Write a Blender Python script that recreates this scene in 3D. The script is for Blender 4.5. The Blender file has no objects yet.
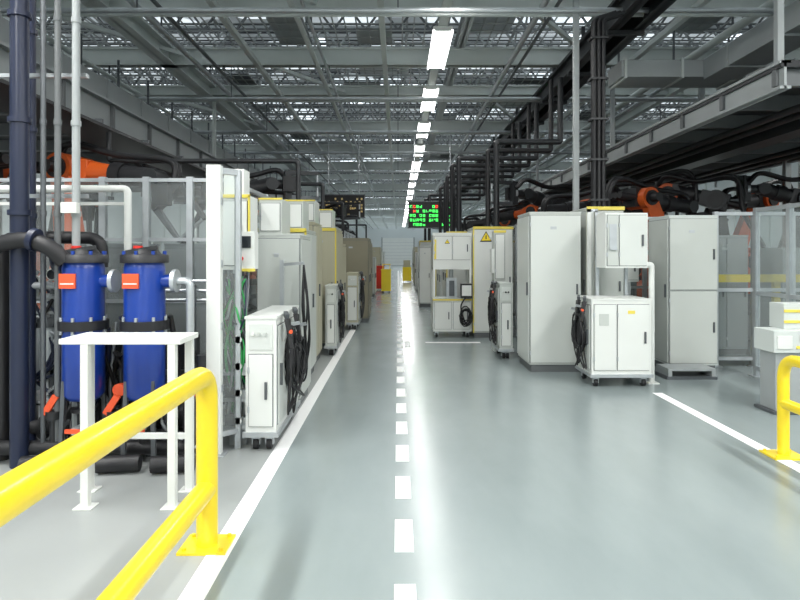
import bpy, math, random
from mathutils import Vector, Matrix
random.seed(11)
R = random.uniform
V = Vector

# ------------------------------------------------------------------ materials
def mat(name, col, rough=0.5, metal=0.0, var=0.0, scale=3.0, bump=0.0, bscale=60.0, emit=0.0, spec=None, coat=0.0):
    m = bpy.data.materials.new(name); m.use_nodes = True
    nt = m.node_tree; p = nt.nodes['Principled BSDF']
    c = (col[0], col[1], col[2], 1)
    p.inputs['Base Color'].default_value = c
    p.inputs['Roughness'].default_value = rough
    p.inputs['Metallic'].default_value = metal
    if spec is not None: p.inputs['Specular IOR Level'].default_value = spec
    if coat: p.inputs['Coat Weight'].default_value = coat
    tc = nt.nodes.new('ShaderNodeTexCoord')
    if var > 0:
        n = nt.nodes.new('ShaderNodeTexNoise'); n.inputs['Scale'].default_value = scale; n.inputs['Detail'].default_value = 5
        nt.links.new(tc.outputs['Object'], n.inputs['Vector'])
        mx = nt.nodes.new('ShaderNodeMix'); mx.data_type = 'RGBA'
        mx.inputs[6].default_value = tuple(max(0, k*(1-var)) for k in col)+(1,)
        mx.inputs[7].default_value = tuple(min(1, k*(1+var)) for k in col)+(1,)
        nt.links.new(n.outputs['Fac'], mx.inputs[0]); nt.links.new(mx.outputs[2], p.inputs['Base Color'])
    if bump > 0:
        n2 = nt.nodes.new('ShaderNodeTexNoise'); n2.inputs['Scale'].default_value = bscale
        nt.links.new(tc.outputs['Object'], n2.inputs['Vector'])
        b = nt.nodes.new('ShaderNodeBump'); b.inputs['Strength'].default_value = bump
        nt.links.new(n2.outputs['Fac'], b.inputs['Height']); nt.links.new(b.outputs['Normal'], p.inputs['Normal'])
    if emit > 0:
        p.inputs['Emission Color'].default_value = c; p.inputs['Emission Strength'].default_value = emit
    return m

GREY = mat('cabinet_grey_paint', (0.53,0.56,0.53), 0.38, 0, 0.05, 2)
WHITE = mat('cabinet_white_paint', (0.73,0.75,0.72), 0.38, 0, 0.04, 2)
DOOR = mat('cabinet_door_paint', (0.63,0.66,0.63), 0.36, 0, 0.04, 2)
BEIGE = mat('cabinet_beige_paint', (0.46,0.44,0.32), 0.42, 0, 0.06, 2)
OLIVE = mat('cabinet_olive_paint', (0.25,0.23,0.16), 0.45, 0, 0.08, 2)
YEL = mat('safety_yellow_paint', (0.90,0.68,0.02), 0.30, 0, 0.05, 4, coat=0.3)
YELS = mat('yellow_trim', (0.78,0.64,0.10), 0.4, 0, 0.05)
BLUE = mat('filter_blue_enamel', (0.008,0.045,0.30), 0.28, 0, 0.18, 6, coat=0.3)
NAVY = mat('pipe_navy_paint', (0.012,0.018,0.045), 0.35)
BLACK = mat('black_rubber', (0.012,0.012,0.014), 0.5, 0, 0.2, 8)
DARK = mat('dark_steel', (0.03,0.032,0.035), 0.45, 0.3, 0.2, 4)
GUN = mat('gunmetal', (0.12,0.13,0.14), 0.4, 0.5, 0.2, 4)
STEEL = mat('galvanised_steel', (0.50,0.53,0.55), 0.38, 0.6, 0.2, 8)
BEAM = mat('structural_steel_paint', (0.58,0.62,0.60), 0.5, 0.0, 0.1, 1.5)
BEAMM = mat('structural_steel_mid_grey', (0.33,0.355,0.36), 0.5, 0.0, 0.15, 1.5)
BEAMD = mat('structural_steel_dark_grey', (0.13,0.14,0.145), 0.5, 0.1, 0.2, 1.5)
ORANGE = mat('robot_orange_paint', (0.58,0.095,0.012), 0.42, 0, 0.15, 4)
RED = mat('red_plastic', (0.70,0.03,0.02), 0.4)
REDOR = mat('red_orange_label', (0.80,0.10,0.03), 0.5)
GREEN = mat('green_hose', (0.04,0.38,0.10), 0.4)
LINE = mat('floor_marking_white', (0.90,0.91,0.90), 0.5, 0, 0.05, 20)
PLATE = mat('checker_plate', (0.50,0.52,0.53), 0.35, 0.5, 0.3, 60, bump=0.6, bscale=90)
SCREEN = mat('screen_glass', (0.02,0.025,0.03), 0.12)
LEDG = mat('led_green', (0.10,0.9,0.18), 0.5, emit=1.0)
LEDA = mat('led_amber', (0.8,0.65,0.3), 0.5, emit=0.2)
LEDR = mat('led_red', (1.0,0.12,0.05), 0.5, emit=0.9)
TUBE = mat('lamp_diffuser', (1,1,1), 0.5, emit=4)
MESH = mat('ceiling_mesh_wire', (0.36,0.38,0.38), 0.5, 0.2, 0.2, 2)
WALL = mat('wall_panel_paint', (0.62,0.66,0.66), 0.7, 0, 0.06, 0.4)
CONC = mat('floor_concrete', (0.32,0.34,0.335), 0.38, 0, 0.10, 1.2, spec=0.4)
BOWL = mat('filter_bowl_plastic', (0.65,0.70,0.72), 0.25, 0, 0.05)

# roof sheeting : patchy emission added to stand in for daylight
ROOF = bpy.data.materials.new('glowing_roof_sheet'); ROOF.use_nodes = True
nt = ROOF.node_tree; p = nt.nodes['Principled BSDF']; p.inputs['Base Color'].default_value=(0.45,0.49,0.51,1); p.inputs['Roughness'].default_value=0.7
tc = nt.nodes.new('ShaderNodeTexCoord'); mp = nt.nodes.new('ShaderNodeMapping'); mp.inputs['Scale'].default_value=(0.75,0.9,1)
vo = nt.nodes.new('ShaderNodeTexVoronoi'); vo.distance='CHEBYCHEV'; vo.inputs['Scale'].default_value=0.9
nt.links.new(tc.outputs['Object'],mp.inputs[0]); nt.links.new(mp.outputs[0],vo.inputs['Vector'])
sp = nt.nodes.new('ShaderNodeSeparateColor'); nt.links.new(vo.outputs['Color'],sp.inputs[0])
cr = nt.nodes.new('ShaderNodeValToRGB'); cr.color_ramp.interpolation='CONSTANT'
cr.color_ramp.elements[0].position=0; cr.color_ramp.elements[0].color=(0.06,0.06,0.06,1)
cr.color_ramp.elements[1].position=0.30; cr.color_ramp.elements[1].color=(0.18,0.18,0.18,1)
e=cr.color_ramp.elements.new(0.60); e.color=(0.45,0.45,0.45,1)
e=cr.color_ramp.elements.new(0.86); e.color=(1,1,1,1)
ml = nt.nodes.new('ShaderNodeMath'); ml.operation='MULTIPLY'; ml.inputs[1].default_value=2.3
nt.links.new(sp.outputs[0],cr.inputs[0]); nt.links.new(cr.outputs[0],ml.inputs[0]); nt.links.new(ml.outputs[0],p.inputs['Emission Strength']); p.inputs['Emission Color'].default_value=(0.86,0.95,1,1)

# polycarbonate (slightly hazy)
GLASS = bpy.data.materials.new('polycarbonate_panel'); GLASS.use_nodes = True
nt = GLASS.node_tree; nt.nodes.clear()
o = nt.nodes.new('ShaderNodeOutputMaterial'); mx = nt.nodes.new('ShaderNodeMixShader'); mh = nt.nodes.new('ShaderNodeMixShader'); mh.inputs[0].default_value=0.16
t = nt.nodes.new('ShaderNodeBsdfTransparent'); t.inputs[0].default_value = (0.80,0.85,0.85,1)
df = nt.nodes.new('ShaderNodeBsdfDiffuse'); df.inputs[0].default_value=(0.75,0.8,0.8,1)
g = nt.nodes.new('ShaderNodeBsdfGlossy'); g.inputs['Roughness'].default_value = 0.1
fr = nt.nodes.new('ShaderNodeFresnel'); fr.inputs[0].default_value = 1.5
nt.links.new(t.outputs[0], mh.inputs[1]); nt.links.new(df.outputs[0], mh.inputs[2])
nt.links.new(fr.outputs[0], mx.inputs[0]); nt.links.new(mh.outputs[0], mx.inputs[1]); nt.links.new(g.outputs[0], mx.inputs[2]); nt.links.new(mx.outputs[0], o.inputs[0])

# aisle epoxy floor
EPOXY = bpy.data.materials.new('aisle_epoxy_coating'); EPOXY.use_nodes = True
nt = EPOXY.node_tree; p = nt.nodes['Principled BSDF']; p.inputs['Specular IOR Level'].default_value=0.5
tc = nt.nodes.new('ShaderNodeTexCoord')
n1 = nt.nodes.new('ShaderNodeTexNoise'); n1.inputs['Scale'].default_value = 1.1; n1.inputs['Detail'].default_value = 6; n1.inputs['Roughness'].default_value = 0.6
mp = nt.nodes.new('ShaderNodeMapping'); mp.inputs['Scale'].default_value = (1,0.35,1)
nt.links.new(tc.outputs['Object'], mp.inputs[0]); nt.links.new(mp.outputs[0], n1.inputs['Vector'])
cr = nt.nodes.new('ShaderNodeValToRGB')
cr.color_ramp.elements[0].position = 0.25; cr.color_ramp.elements[0].color = (0.225,0.268,0.270,1)
cr.color_ramp.elements[1].position = 0.75; cr.color_ramp.elements[1].color = (0.290,0.335,0.335,1)
nt.links.new(n1.outputs['Fac'], cr.inputs[0]); nt.links.new(cr.outputs[0], p.inputs['Base Color'])
n2 = nt.nodes.new('ShaderNodeTexNoise'); n2.inputs['Scale'].default_value = 1.8; n2.inputs['Detail'].default_value = 5
nt.links.new(tc.outputs['Object'], n2.inputs['Vector'])
mr = nt.nodes.new('ShaderNodeMapRange'); mr.inputs[3].default_value = 0.14; mr.inputs[4].default_value = 0.30
nt.links.new(n2.outputs['Fac'], mr.inputs[0]); nt.links.new(mr.outputs[0], p.inputs['Roughness'])

# ------------------------------------------------------------------ mesh builder
def catmull(pts, n=6):
    pts = [V(q) for q in pts]
    if len(pts) < 3: return pts
    out = []
    P = [pts[0]*2-pts[1]] + pts + [pts[-1]*2-pts[-2]]
    for i in range(1, len(P)-2):
        a,b,c,d = P[i-1],P[i],P[i+1],P[i+2]
        for k in range(n):
            s = k/n
            out.append(0.5*((2*b)+(c-a)*s+(2*a-5*b+4*c-d)*s*s+(3*b-a-3*c+d)*s**3))
    out.append(pts[-1]); return out

class B:
    def __init__(s): s.v=[]; s.f=[]; s.mi=[]; s.sm=[]; s.mats=[]
    def m(s, mt):
        if mt not in s.mats: s.mats.append(mt)
        return s.mats.index(mt)
    def add(s, vs, fs, mt, smooth=False):
        o=len(s.v); i=s.m(mt); s.v += [tuple(q) for q in vs]
        for q in fs: s.f.append([o+k for k in q]); s.mi.append(i); s.sm.append(smooth)
    def box(s,x0,x1,y0,y1,z0,z1,mt):
        vs=[(x,y,z) for z in (z0,z1) for y in (y0,y1) for x in (x0,x1)]
        s.add(vs,[(0,2,3,1),(4,5,7,6),(0,1,5,4),(2,6,7,3),(0,4,6,2),(1,3,7,5)],mt)
    def beam(s,p0,p1,w,h,mt,w2=None,h2=None,side=None):
        p0=V(p0);p1=V(p1);d=(p1-p0).normalized()
        if side is None:
            up=V((0,0,1)) if abs(d.z)<0.95 else V((0,1,0)); side=d.cross(up).normalized()
        else: side=V(side)
        up=side.cross(d).normalized(); w2=w if w2 is None else w2; h2=h if h2 is None else h2
        vs=[]
        for q,a,b in ((p0,w/2,h/2),(p1,w2/2,h2/2)):
            vs += [q-side*a-up*b,q+side*a-up*b,q+side*a+up*b,q-side*a+up*b]
        s.add(vs,[(3,2,1,0),(4,5,6,7),(0,1,5,4),(1,2,6,5),(2,3,7,6),(3,0,4,7)],mt)
    def sweep(s,pts,r,mt,seg=8):
        pts=[V(q) for q in pts]; n=len(pts)
        rr=r if isinstance(r,(list,tuple)) else [r]*n
        t=(pts[1]-pts[0]).normalized(); a=V((0,0,1)) if abs(t.z)<0.9 else V((1,0,0))
        nrm=t.cross(a).normalized(); vs=[]
        for i,q in enumerate(pts):
            if i==0: t=(pts[1]-pts[0])
            elif i==n-1: t=(pts[-1]-pts[-2])
            else: t=(pts[i+1]-pts[i-1])
            if t.length<1e-7: t=V((0,0,1))
            t.normalize(); nrm=(nrm-t*nrm.dot(t))
            if nrm.length<1e-6: nrm=t.orthogonal()
            nrm.normalize(); bn=t.cross(nrm)
            for k in range(seg):
                an=2*math.pi*k/seg; vs.append(q+(nrm*math.cos(an)+bn*math.sin(an))*rr[i])
        fs=[]
        for i in range(n-1):
            for k in range(seg):
                k2=(k+1)%seg; fs.append((i*seg+k,i*seg+k2,(i+1)*seg+k2,(i+1)*seg+k))
        s.add(vs,fs,mt,True)
        s.add(vs[:seg],[tuple(range(seg))[::-1]],mt); s.add(vs[-seg:],[tuple(range(seg))],mt)
    def cyl(s,p0,p1,r,mt,seg=20,r2=None): s.sweep([p0,p1],[r,r if r2 is None else r2],mt,seg)
    def lathe(s,cx,cy,prof,mt,seg=24):
        vs=[(cx+r*math.cos(2*math.pi*k/seg),cy+r*math.sin(2*math.pi*k/seg),z) for r,z in prof for k in range(seg)]
        fs=[]
        for i in range(len(prof)-1):
            for k in range(seg):
                k2=(k+1)%seg; fs.append((i*seg+k,i*seg+k2,(i+1)*seg+k2,(i+1)*seg+k))
        s.add(vs,fs,mt,True)
        s.add(vs[:seg],[tuple(range(seg))[::-1]],mt); s.add(vs[-seg:],[tuple(range(seg))],mt)
    def hose(s,pts,r,mt,seg=7,n=6): s.sweep(catmull(pts,n),r,mt,seg)
    def bend(s,pts,r,mt,rad=0.1,seg=14):
        pts=[V(q) for q in pts]; out=[pts[0]]
        for i in range(1,len(pts)-1):
            a,b,c=pts[i-1],pts[i],pts[i+1]
            d1=(a-b);d2=(c-b); q=min(rad,d1.length*0.48,d2.length*0.48)
            p0=b+d1.normalized()*q; p1=b+d2.normalized()*q
            for k in range(7):
                u=k/6; out.append(p0*(1-u)**2+b*2*u*(1-u)+p1*u*u)
        out.append(pts[-1]); s.sweep(out,r,mt,seg)
    def build(s,name,loc=(0,0,0),rz=0,bevel=0.0,scale=1):
        me=bpy.data.meshes.new(name); me.from_pydata(s.v,[],s.f)
        for q in s.mats: me.materials.append(q)
        me.polygons.foreach_set('material_index',s.mi); me.polygons.foreach_set('use_smooth',s.sm)
        me.update()
        ob=bpy.data.objects.new(name,me); bpy.context.scene.collection.objects.link(ob)
        ob.location=loc; ob.rotation_euler=(0,0,rz); ob.scale=(scale,)*3
        if bevel>0:
            md=ob.modifiers.new('bevel','BEVEL'); md.width=bevel; md.segments=2; md.limit_method='ANGLE'; md.angle_limit=math.radians(50)
        return ob
def dup(ob,loc,rz=0,scale=1):
    o=bpy.data.objects.new(ob.name.split('.')[0],ob.data); bpy.context.scene.collection.objects.link(o)
    o.location=loc;o.rotation_euler=(0,0,rz);o.scale=(scale,)*3
    return o

XL,XR,Y0,Y1,ZR = -16.0,18.0,-10.0,92.0,7.7
# ------------------------------------------------------------------ room shell
b=B()
b.box(XL,-0.96,Y0,Y1,-0.1,0,CONC); b.box(-0.96,3.02,Y0,Y1,-0.1,0,EPOXY); b.box(3.02,XR,Y0,Y1,-0.1,0,EPOXY)
b.build('floor')
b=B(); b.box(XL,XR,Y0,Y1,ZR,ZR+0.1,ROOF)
y=Y0
while y<70:
    b.box(XL,XR,y,y+0.06,ZR-0.03,ZR,BEAMD); y+=0.6
b.build('ceiling')
def wall(x0,x1,y0,y1):
    b=B(); b.box(x0,x1,y0,y1,0,ZR,WALL)
    return b
for nm,x0,x1,y0,y1 in (('wall_left',XL-0.2,XL,Y0,Y1),('wall_right',XR,XR+0.2,Y0,Y1)):
    b=wall(x0,x1,y0,y1); xs = x1 if 'left' in nm else x0; sg = 1 if 'left' in nm else -1
    y=Y0
    while y<Y1:
        b.box(min(xs,xs+sg*0.06),max(xs,xs+sg*0.06),y,y+0.12,0,ZR,BEAM); y+=3
    b.build(nm)
b=wall(XL,XR,Y1,Y1+0.2); b.box(-2.4,2.4,Y1-0.08,Y1,0,4.2,WHITE); b.box(-2.5,-2.4,Y1-0.1,Y1,0,4.3,GUN); b.box(2.4,2.5,Y1-0.1,Y1,0,4.3,GUN)
for k in range(8): b.box(-2.4,2.4,Y1-0.1,Y1-0.08,0.5*k,0.5*k+0.04,STEEL)
b.build('wall_back')
wall(XL,XR,Y0-0.2,Y0).build('wall_front')

# floor markings
b=B()
b.box(-1.02,-0.90,-4,13,0,0.004,LINE); b.box(2.95,3.06,-4,6.95,0,0.004,LINE)
y=0.39
while y<60:
    b.box(-0.018,0.086,y,y+0.39,0,0.004,LINE); y+=0.71
b.box(0.5,1.5,10.9,11.02,0,0.004,LINE); b.box(0.12,0.22,10.4,11.1,0,0.004,LINE)
b.build('floor_marking_line')

# ------------------------------------------------------------------ ceiling structure
def ibeam_x(b,y,z0,z1,w,mt,x0=XL,x1=XR):
    b.box(x0,x1,y-w/2,y+w/2,z0,z0+0.035,mt); b.box(x0,x1,y-w/2,y+w/2,z1-0.035,z1,mt); b.box(x0,x1,y-0.015-w*0.2,y+0.015,z0,z1,mt)
def ibeam_y(b,x,z0,z1,w,mt,y0=Y0,y1=Y1):
    b.box(x-w/2,x+w/2,y0,y1,z0,z0+0.035,mt); b.box(x-w/2,x+w/2,y0,y1,z1-0.035,z1,mt); b.box(x-0.015,x+0.015,y0,y1,z0,z1,mt)
BY=[-6,-2,1.5,4.6,7.6,10.4,13.1,16.0,20.2,24.5,29,33.5,38,43,48,54,60,66,73,80,87]
b=B()
for i,y in enumerate(BY): ibeam_x(b,y,5.72 if i%2==0 else 5.84,6.1,0.22,BEAM)
ibeam_y(b,-5.0,5.72,6.08,0.34,BEAM); ibeam_y(b,7.2,5.8,6.08,0.2,BEAM)
for x in (-12,-8.2,1.35,12): ibeam_y(b,x,6.08,6.34,0.2,BEAMM)
for x in (-3.0,-0.28,4.9,9.6): b.box(x-0.05,x+0.05,Y0,Y1,5.62,5.72,BEAM)
for i in range(3,12):
    ya,yb=BY[i],BY[i+1]
    for x in (-10,-6.6,-3.4,2.2,5.6,9):
        if (i+int(x))%2: b.beam((x,ya,5.95),(x+2.0,yb,5.95),0.08,0.08,BEAM)
b.build('steel_ceiling_beam')
for k,(x,y) in enumerate([(x,y) for y in (14,28,44,62) for x in (-9.5,9.6)]):
    b=B(); b.box(-0.16,0.16,-0.16,-0.12,0,5.6,BEAM); b.box(-0.16,0.16,0.12,0.16,0,5.6,BEAM); b.box(-0.02,0.02,-0.12,0.12,0,5.6,BEAM); b.box(-0.25,0.25,-0.25,0.25,0,0.03,BEAM)
    b.build('steel_column',(x,y,0))
random.seed(3)
b=B()
y=2.0
while y<70:
    mt=BEAMM if random.random()<0.5 else BEAMD
    b.box(XL,XR,y-0.03,y+0.03,6.92,6.98,mt); b.box(XL,XR,y-0.03,y+0.03,6.45,6.50,mt)
    x=-14.0; st=0.7 if y<30 else 1.6
    up=True
    while x<15:
        b.beam((x,y,6.47 if up else 6.95),(x+st/2,y,6.95 if up else 6.47),0.045,0.045,mt); x+=st/2; up=not up
    y+=1.1 if y<30 else 2.2
for x in (-11,-9,-7,-4,-2,0.2,2.8,4.4,6.3,8.4,10.8):
    y=3; up=True
    while y<45: b.beam((x,y,6.47 if up else 6.95),(x,y+0.65,6.95 if up else 6.47),0.04,0.04,MESH); y+=0.65; up=not up
    b.box(x-0.025,x+0.025,3,60,6.93,6.98,MESH)
b.build('open_web_roof_joists')
b=B()
x=XL
while x<XR: b.box(x,x+0.03,Y0,70,6.40,6.415,MESH); x+=0.24
y=Y0
while y<70: b.box(XL,XR,y,y+0.03,6.385,6.40,MESH); y+=0.4 if y<30 else 1.1
random.seed(5)
for i in range(210):
    x=R(-14,14); y=R(4,60); w=R(0.3,1.5); l=R(0.4,1.6)
    b.box(x,x+w,y,y+l,6.43,6.445,random.choice((BEAMD,BEAMM,STEEL,BEAM)))
b.build('ceiling_mesh_deck')
b=B()
for x,z,r,mt in ((-6.6,5.4,0.07,STEEL),(-6.3,5.5,0.05,BEAM),(-4.1,5.5,0.05,STEEL),(-3.8,5.55,0.035,BEAMD),(-1.7,5.6,0.05,BEAM),(-1.5,5.55,0.03,STEEL),(2.3,5.55,0.05,STEEL),(2.55,5.6,0.03,BEAMD),(5.8,5.5,0.08,BEAM),(6.1,5.45,0.05,STEEL),(8.3,5.3,0.09,STEEL),(-9,5.3,0.1,BEAM)):
    b.cyl((x,Y0+0.1,z),(x,Y1-0.1,z),r,mt,10)
    for y in BY: b.box(x-0.01,x+0.01,y-0.02,y+0.02,z,5.8,GUN)
b.build('ceiling_service_pipes')
b=B()
for y in (9.2,14.4,18.3,22,27):
    b.cyl((-12,y,5.35),(13,y,5.35),0.045,STEEL,8); b.cyl((-12,y+0.18,5.35),(13,y+0.18,5.35),0.03,BEAM,8)
    for x in range(-12,13,4): b.box(x-0.01,x+0.01,y-0.01,y+0.01,5.35,6.38,GUN)
b.build('sprinkler_pipes')
b=B()
ibeam_y(b,3.45,5.20,5.55,0.18,DARK,2,80); ibeam_y(b,3.85,5.20,5.55,0.18,DARK,2,80)
b.box(3.36,3.94,2,80,5.55,5.58,DARK)
for k in range(5): b.cyl((3.5+0.07*k,2,5.62),(3.5+0.07*k,80,5.62),0.03,BLACK,6)
y=3
while y<80: b.box(3.35,3.95,y,y+0.08,5.13,5.20,DARK); b.box(3.62,3.68,y,y+0.06,5.58,6.1,DARK); y+=2.2
b.build('overhead_monorail_track')
b=B(); b.box(0.72,0.88,-6,86,5.66,5.72,BEAM); b.build('lamp_mounting_rail')
lamp=B()
lamp.box(-0.17,0.17,-1.05,1.05,0.03,0.11,WHITE); lamp.box(-0.14,0.14,-1.0,1.0,0.0,0.03,TUBE); lamp.box(-0.18,-0.15,-1.06,1.06,-0.01,0.05,TUBE); lamp.box(0.15,0.18,-1.06,1.06,-0.01,0.05,TUBE)
lampo=None
def put_lamp(x,y,z,power):
    global lampo
    if lampo is None: lampo=lamp.build('fluorescent_ceiling_lamp',(x,y,z)); o=lampo
    else: o=dup(lampo,(x,y,z))
    ld=bpy.data.lights.new('tube_light','AREA'); ld.shape='RECTANGLE'; ld.size=0.29; ld.size_y=2.0; ld.energy=power; ld.color=(0.99,0.98,0.95)
    lo=bpy.data.objects.new('tube_light',ld); bpy.context.scene.collection.objects.link(lo); lo.parent=o; lo.location=(0,0,-0.012)
for k in range(-4,20): put_lamp(0.8,11.7+3.75*k,5.55,52)
for x,pw in ((-10.6,210),(11.0,210)):  # added side rows, put in only to light the hall
    y=-6
    while y<75:
        put_lamp(x,y,5.6,pw); y+=6.5 if y<30 else 11
for y in (-8,-5,-2,1.2,3.6):  # added unseen lamps above and behind the camera, brighten camera-facing sides
    for x in (-3.4,5.2): put_lamp(x,y,5.6,170)

# left mezzanine fascia + duct
b=B()
b.box(-5.0,-4.8,3.5,70,3.45,4.1,BEAMM); b.box(-5.0,-4.7,3.5,70,4.1,4.14,BEAMM); b.box(-5.0,-4.7,3.5,70,3.42,3.45,BEAMM)
y=4
while y<60: b.box(-4.8,-4.74,y,y+0.06,3.45,4.1,BEAMD); b.box(-8.8,-5.0,y,y+0.12,3.6,3.8,BEAMD); y+=1.5
b.box(-8.8,-5.0,3.5,70,3.8,3.86,DARK)
for y in (5.0,16,30,45,60): b.box(-5.0,-4.86,y,y+0.14,0,3.45,BEAMM); b.box(-8.8,-8.66,y,y+0.14,0,3.8,BEAMM); b.box(-4.95,-4.87,y,y+0.08,4.1,5.7,BEAM)
b.build('mezzanine_platform')
b=B()
b.box(-6.3,-5.4,3.5,45,4.3,4.85,BEAMM)
y=3.6
while y<45: b.box(-6.33,-5.37,y,y+0.04,4.27,4.88,BEAMM); b.box(-5.9,-5.86,y,y+0.04,4.85,5.7,GUN); b.box(-5.9,-5.86,y,y+0.04,3.86,4.3,GUN); y+=1.5
b.build('ventilation_duct')
b=B()
for k in range(7):
    pts=[]
    y=9.5+R(0,1)
    while y<40:
        pts.append((-4.35+R(-.25,.25),y,3.05+R(-.18,.14))); y+=1.6
    b.hose(pts,R(0.03,0.06),BLACK,7,4)
b.box(-4.75,-3.95,5,42,3.32,3.36,DARK)
y=5
while y<42: b.box(-4.8,-3.95,y,y+0.05,3.36,3.42,GUN); b.box(-4.78,-4.74,y,y+0.05,3.36,3.45,GUN); y+=1.5
b.build('cable_tray')
b=B()
b.box(4.6,8.6,7.2,45,3.86,3.94,DARK); ibeam_y(b,4.65,3.6,3.94,0.14,BEAMM,7.2,45); ibeam_y(b,6.6,3.6,3.94,0.14,BEAMD,7.2,45); ibeam_y(b,8.5,3.6,3.94,0.14,BEAMD,7.2,45)
y=7.3
while y<45:
    b.box(4.6,8.6,y,y+0.09,3.66,3.86,BEAMD); y+=1.2
for y in (7.3,13,20,30,44):
    b.box(8.4,8.52,y,y+0.12,0,3.66,BEAMM); b.box(6.55,6.65,y,y+0.1,3.94,5.7,BEAMM); b.box(4.62,4.7,y,y+0.08,3.94,5.7,BEAMM)
for x in (5.3,5.6,7.4,7.8): b.cyl((x,7.2,3.55),(x,45,3.55),0.05,DARK,8)
b.box(5.9,6.3,7.2,45,3.45,3.6,DARK)
b.build('overhead_conveyor_platform')
b=B()
b.box(3.95,12,10.6,11.3,4.75,5.05,BEAMM)
x=4
while x<12: b.box(x,x+0.04,10.57,11.33,4.72,5.08,BEAM); b.box(x,x+0.03,10.9,10.93,5.05,5.7,GUN); x+=1.0
b.box(5.4,6.0,5.5,10.6,4.7,5.05,BEAMM)
for y in (5.6,7,8.4,9.8): b.box(5.37,6.03,y,y+0.04,4.67,5.08,BEAMM)
b.build('ventilation_duct')

# ------------------------------------------------------------------ builders
def casters(b,x0,x1,y0,y1):
    for x in (x0+0.07,x1-0.07):
        for y in (y0+0.08,y1-0.08):
            b.cyl((x-0.02,y,0.05),(x+0.02,y,0.05),0.05,BLACK,14); b.box(x-0.035,x+0.035,y-0.03,y+0.03,0.085,0.14,STEEL); b.box(x-0.035,x-0.025,y-0.02,y+0.02,0.04,0.1,STEEL); b.box(x+0.025,x+0.035,y-0.02,y+0.02,0.04,0.1,STEEL)
def door(b,x0,x1,z0,z1,y,mt=DOOR,handle=True,hx=None):
    b.box(x0+0.004,x1-0.004,y-0.003,y,z0+0.004,z1-0.004,GUN)
    b.box(x0+0.010,x1-0.010,y-0.016,y-0.003,z0+0.010,z1-0.010,mt)
    if handle:
        hx = x1-0.06 if hx is None else hx; zc=(z0+z1)/2
        b.box(hx-0.010,hx+0.010,y-0.035,y-0.014,zc-0.07,zc+0.07,GUN)
    for z in (z0+0.12,z1-0.16): b.box(x0,x0+0.015,y-0.022,y,z,z+0.05,STEEL)
def sdoor(b,y0,y1,z0,z1,x,sg,mt=DOOR,handle=True):
    a,c=sorted((x,x+sg*0.003)); b.box(a,c,y0+0.006,y1-0.006,z0+0.006,z1-0.006,GUN)
    a,c=sorted((x+sg*0.003,x+sg*0.014)); b.box(a,c,y0+0.014,y1-0.014,z0+0.014,z1-0.014,mt)
    if handle:
        zc=(z0+z1)/2; a,c=sorted((x+sg*0.014,x+sg*0.035)); b.box(a,c,y0+0.05,y0+0.075,zc-0.09,zc+0.09,GUN)
def tri(b,x,y,z,s=0.09):
    b.add([(x-s,y,z-s*0.8),(x+s,y,z-s*0.8),(x,y,z+s*0.95)],[(0,1,2)],BLACK)
    s*=0.78; y-=0.003
    b.add([(x-s,y,z-s*0.78),(x+s,y,z-s*0.78),(x,y,z+s*0.9)],[(0,1,2)],YEL)
    b.box(x-s*0.1,x+s*0.1,y-0.003,y-0.001,z-s*0.45,z+s*0.35,BLACK)
def cabinet(name,x0,x1,y0,y1,h,mt=GREY,dm=DOOR,nd=1,split=None,side=0,trim=None,sign=None,plinth=0.1,nside=1):
    b=B()
    w=x1-x0;d=y1-y0; X0,X1,YA,YB=-w/2,w/2,-d/2,d/2
    b.box(X0+0.02,X1-0.02,YA+0.02,YB-0.02,0,plinth,BEAMD); b.box(X0,X1,YA,YB,plinth,h,mt)
    b.box(X0-0.006,X1+0.006,YA-0.006,YB+0.006,h,h+0.02,mt)
    zs=[plinth+0.02]+([split] if split else [])+[h-0.02]
    for i in range(nd):
        a=X0+w*i/nd; c=X0+w*(i+1)/nd
        for k in range(len(zs)-1): door(b,a,c,zs[k],zs[k+1],YA,dm)
    for k in range(nside):
        if side: sdoor(b,YA+d*k/nside,YA+d*(k+1)/nside,plinth+0.02,h-0.02,X1 if side>0 else X0,side,dm)
    b.box(X0+w*0.40,X0+w*0.52,YA-0.019,YA-0.016,h-0.22,h-0.18,STEEL)
    if trim:
        b.box(X0-0.01,X1+0.01,YA-0.02,YA+0.01,h-0.02,h+0.03,trim)
        xs = X1 if side>0 else X0
        b.box(xs-0.012,xs+0.012,YA-0.02,YA+0.01,plinth,h,trim)
    if sign: tri(b,sign[0]-(x0+x1)/2,YA-0.018,sign[1],sign[2] if len(sign)>2 else 0.1)
    return b.build(name,((x0+x1)/2,(y0+y1)/2,0),bevel=0.006)
def coil(b,c,r,mt,n=4,ax='x',tr=0.011):
    for k in range(n):
        rr=r*R(0.7,1.1); off=R(-0.04,0.04); pts=[]
        ph=R(0,6.28); dz=R(-.06,.03)
        for i in range(19):
            a=ph+2*math.pi*i/18; u=math.cos(a)*rr*R(.93,1.05); w=math.sin(a)*rr*1.4*R(.93,1.05)+dz
            if ax=='x': pts.append((c[0]+off+R(-.01,.01),c[1]+u,c[2]+w))
            else: pts.append((c[0]+u,c[1]+off+R(-.01,.01),c[2]+w))
        b.sweep(pts,tr,mt,6)
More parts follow.
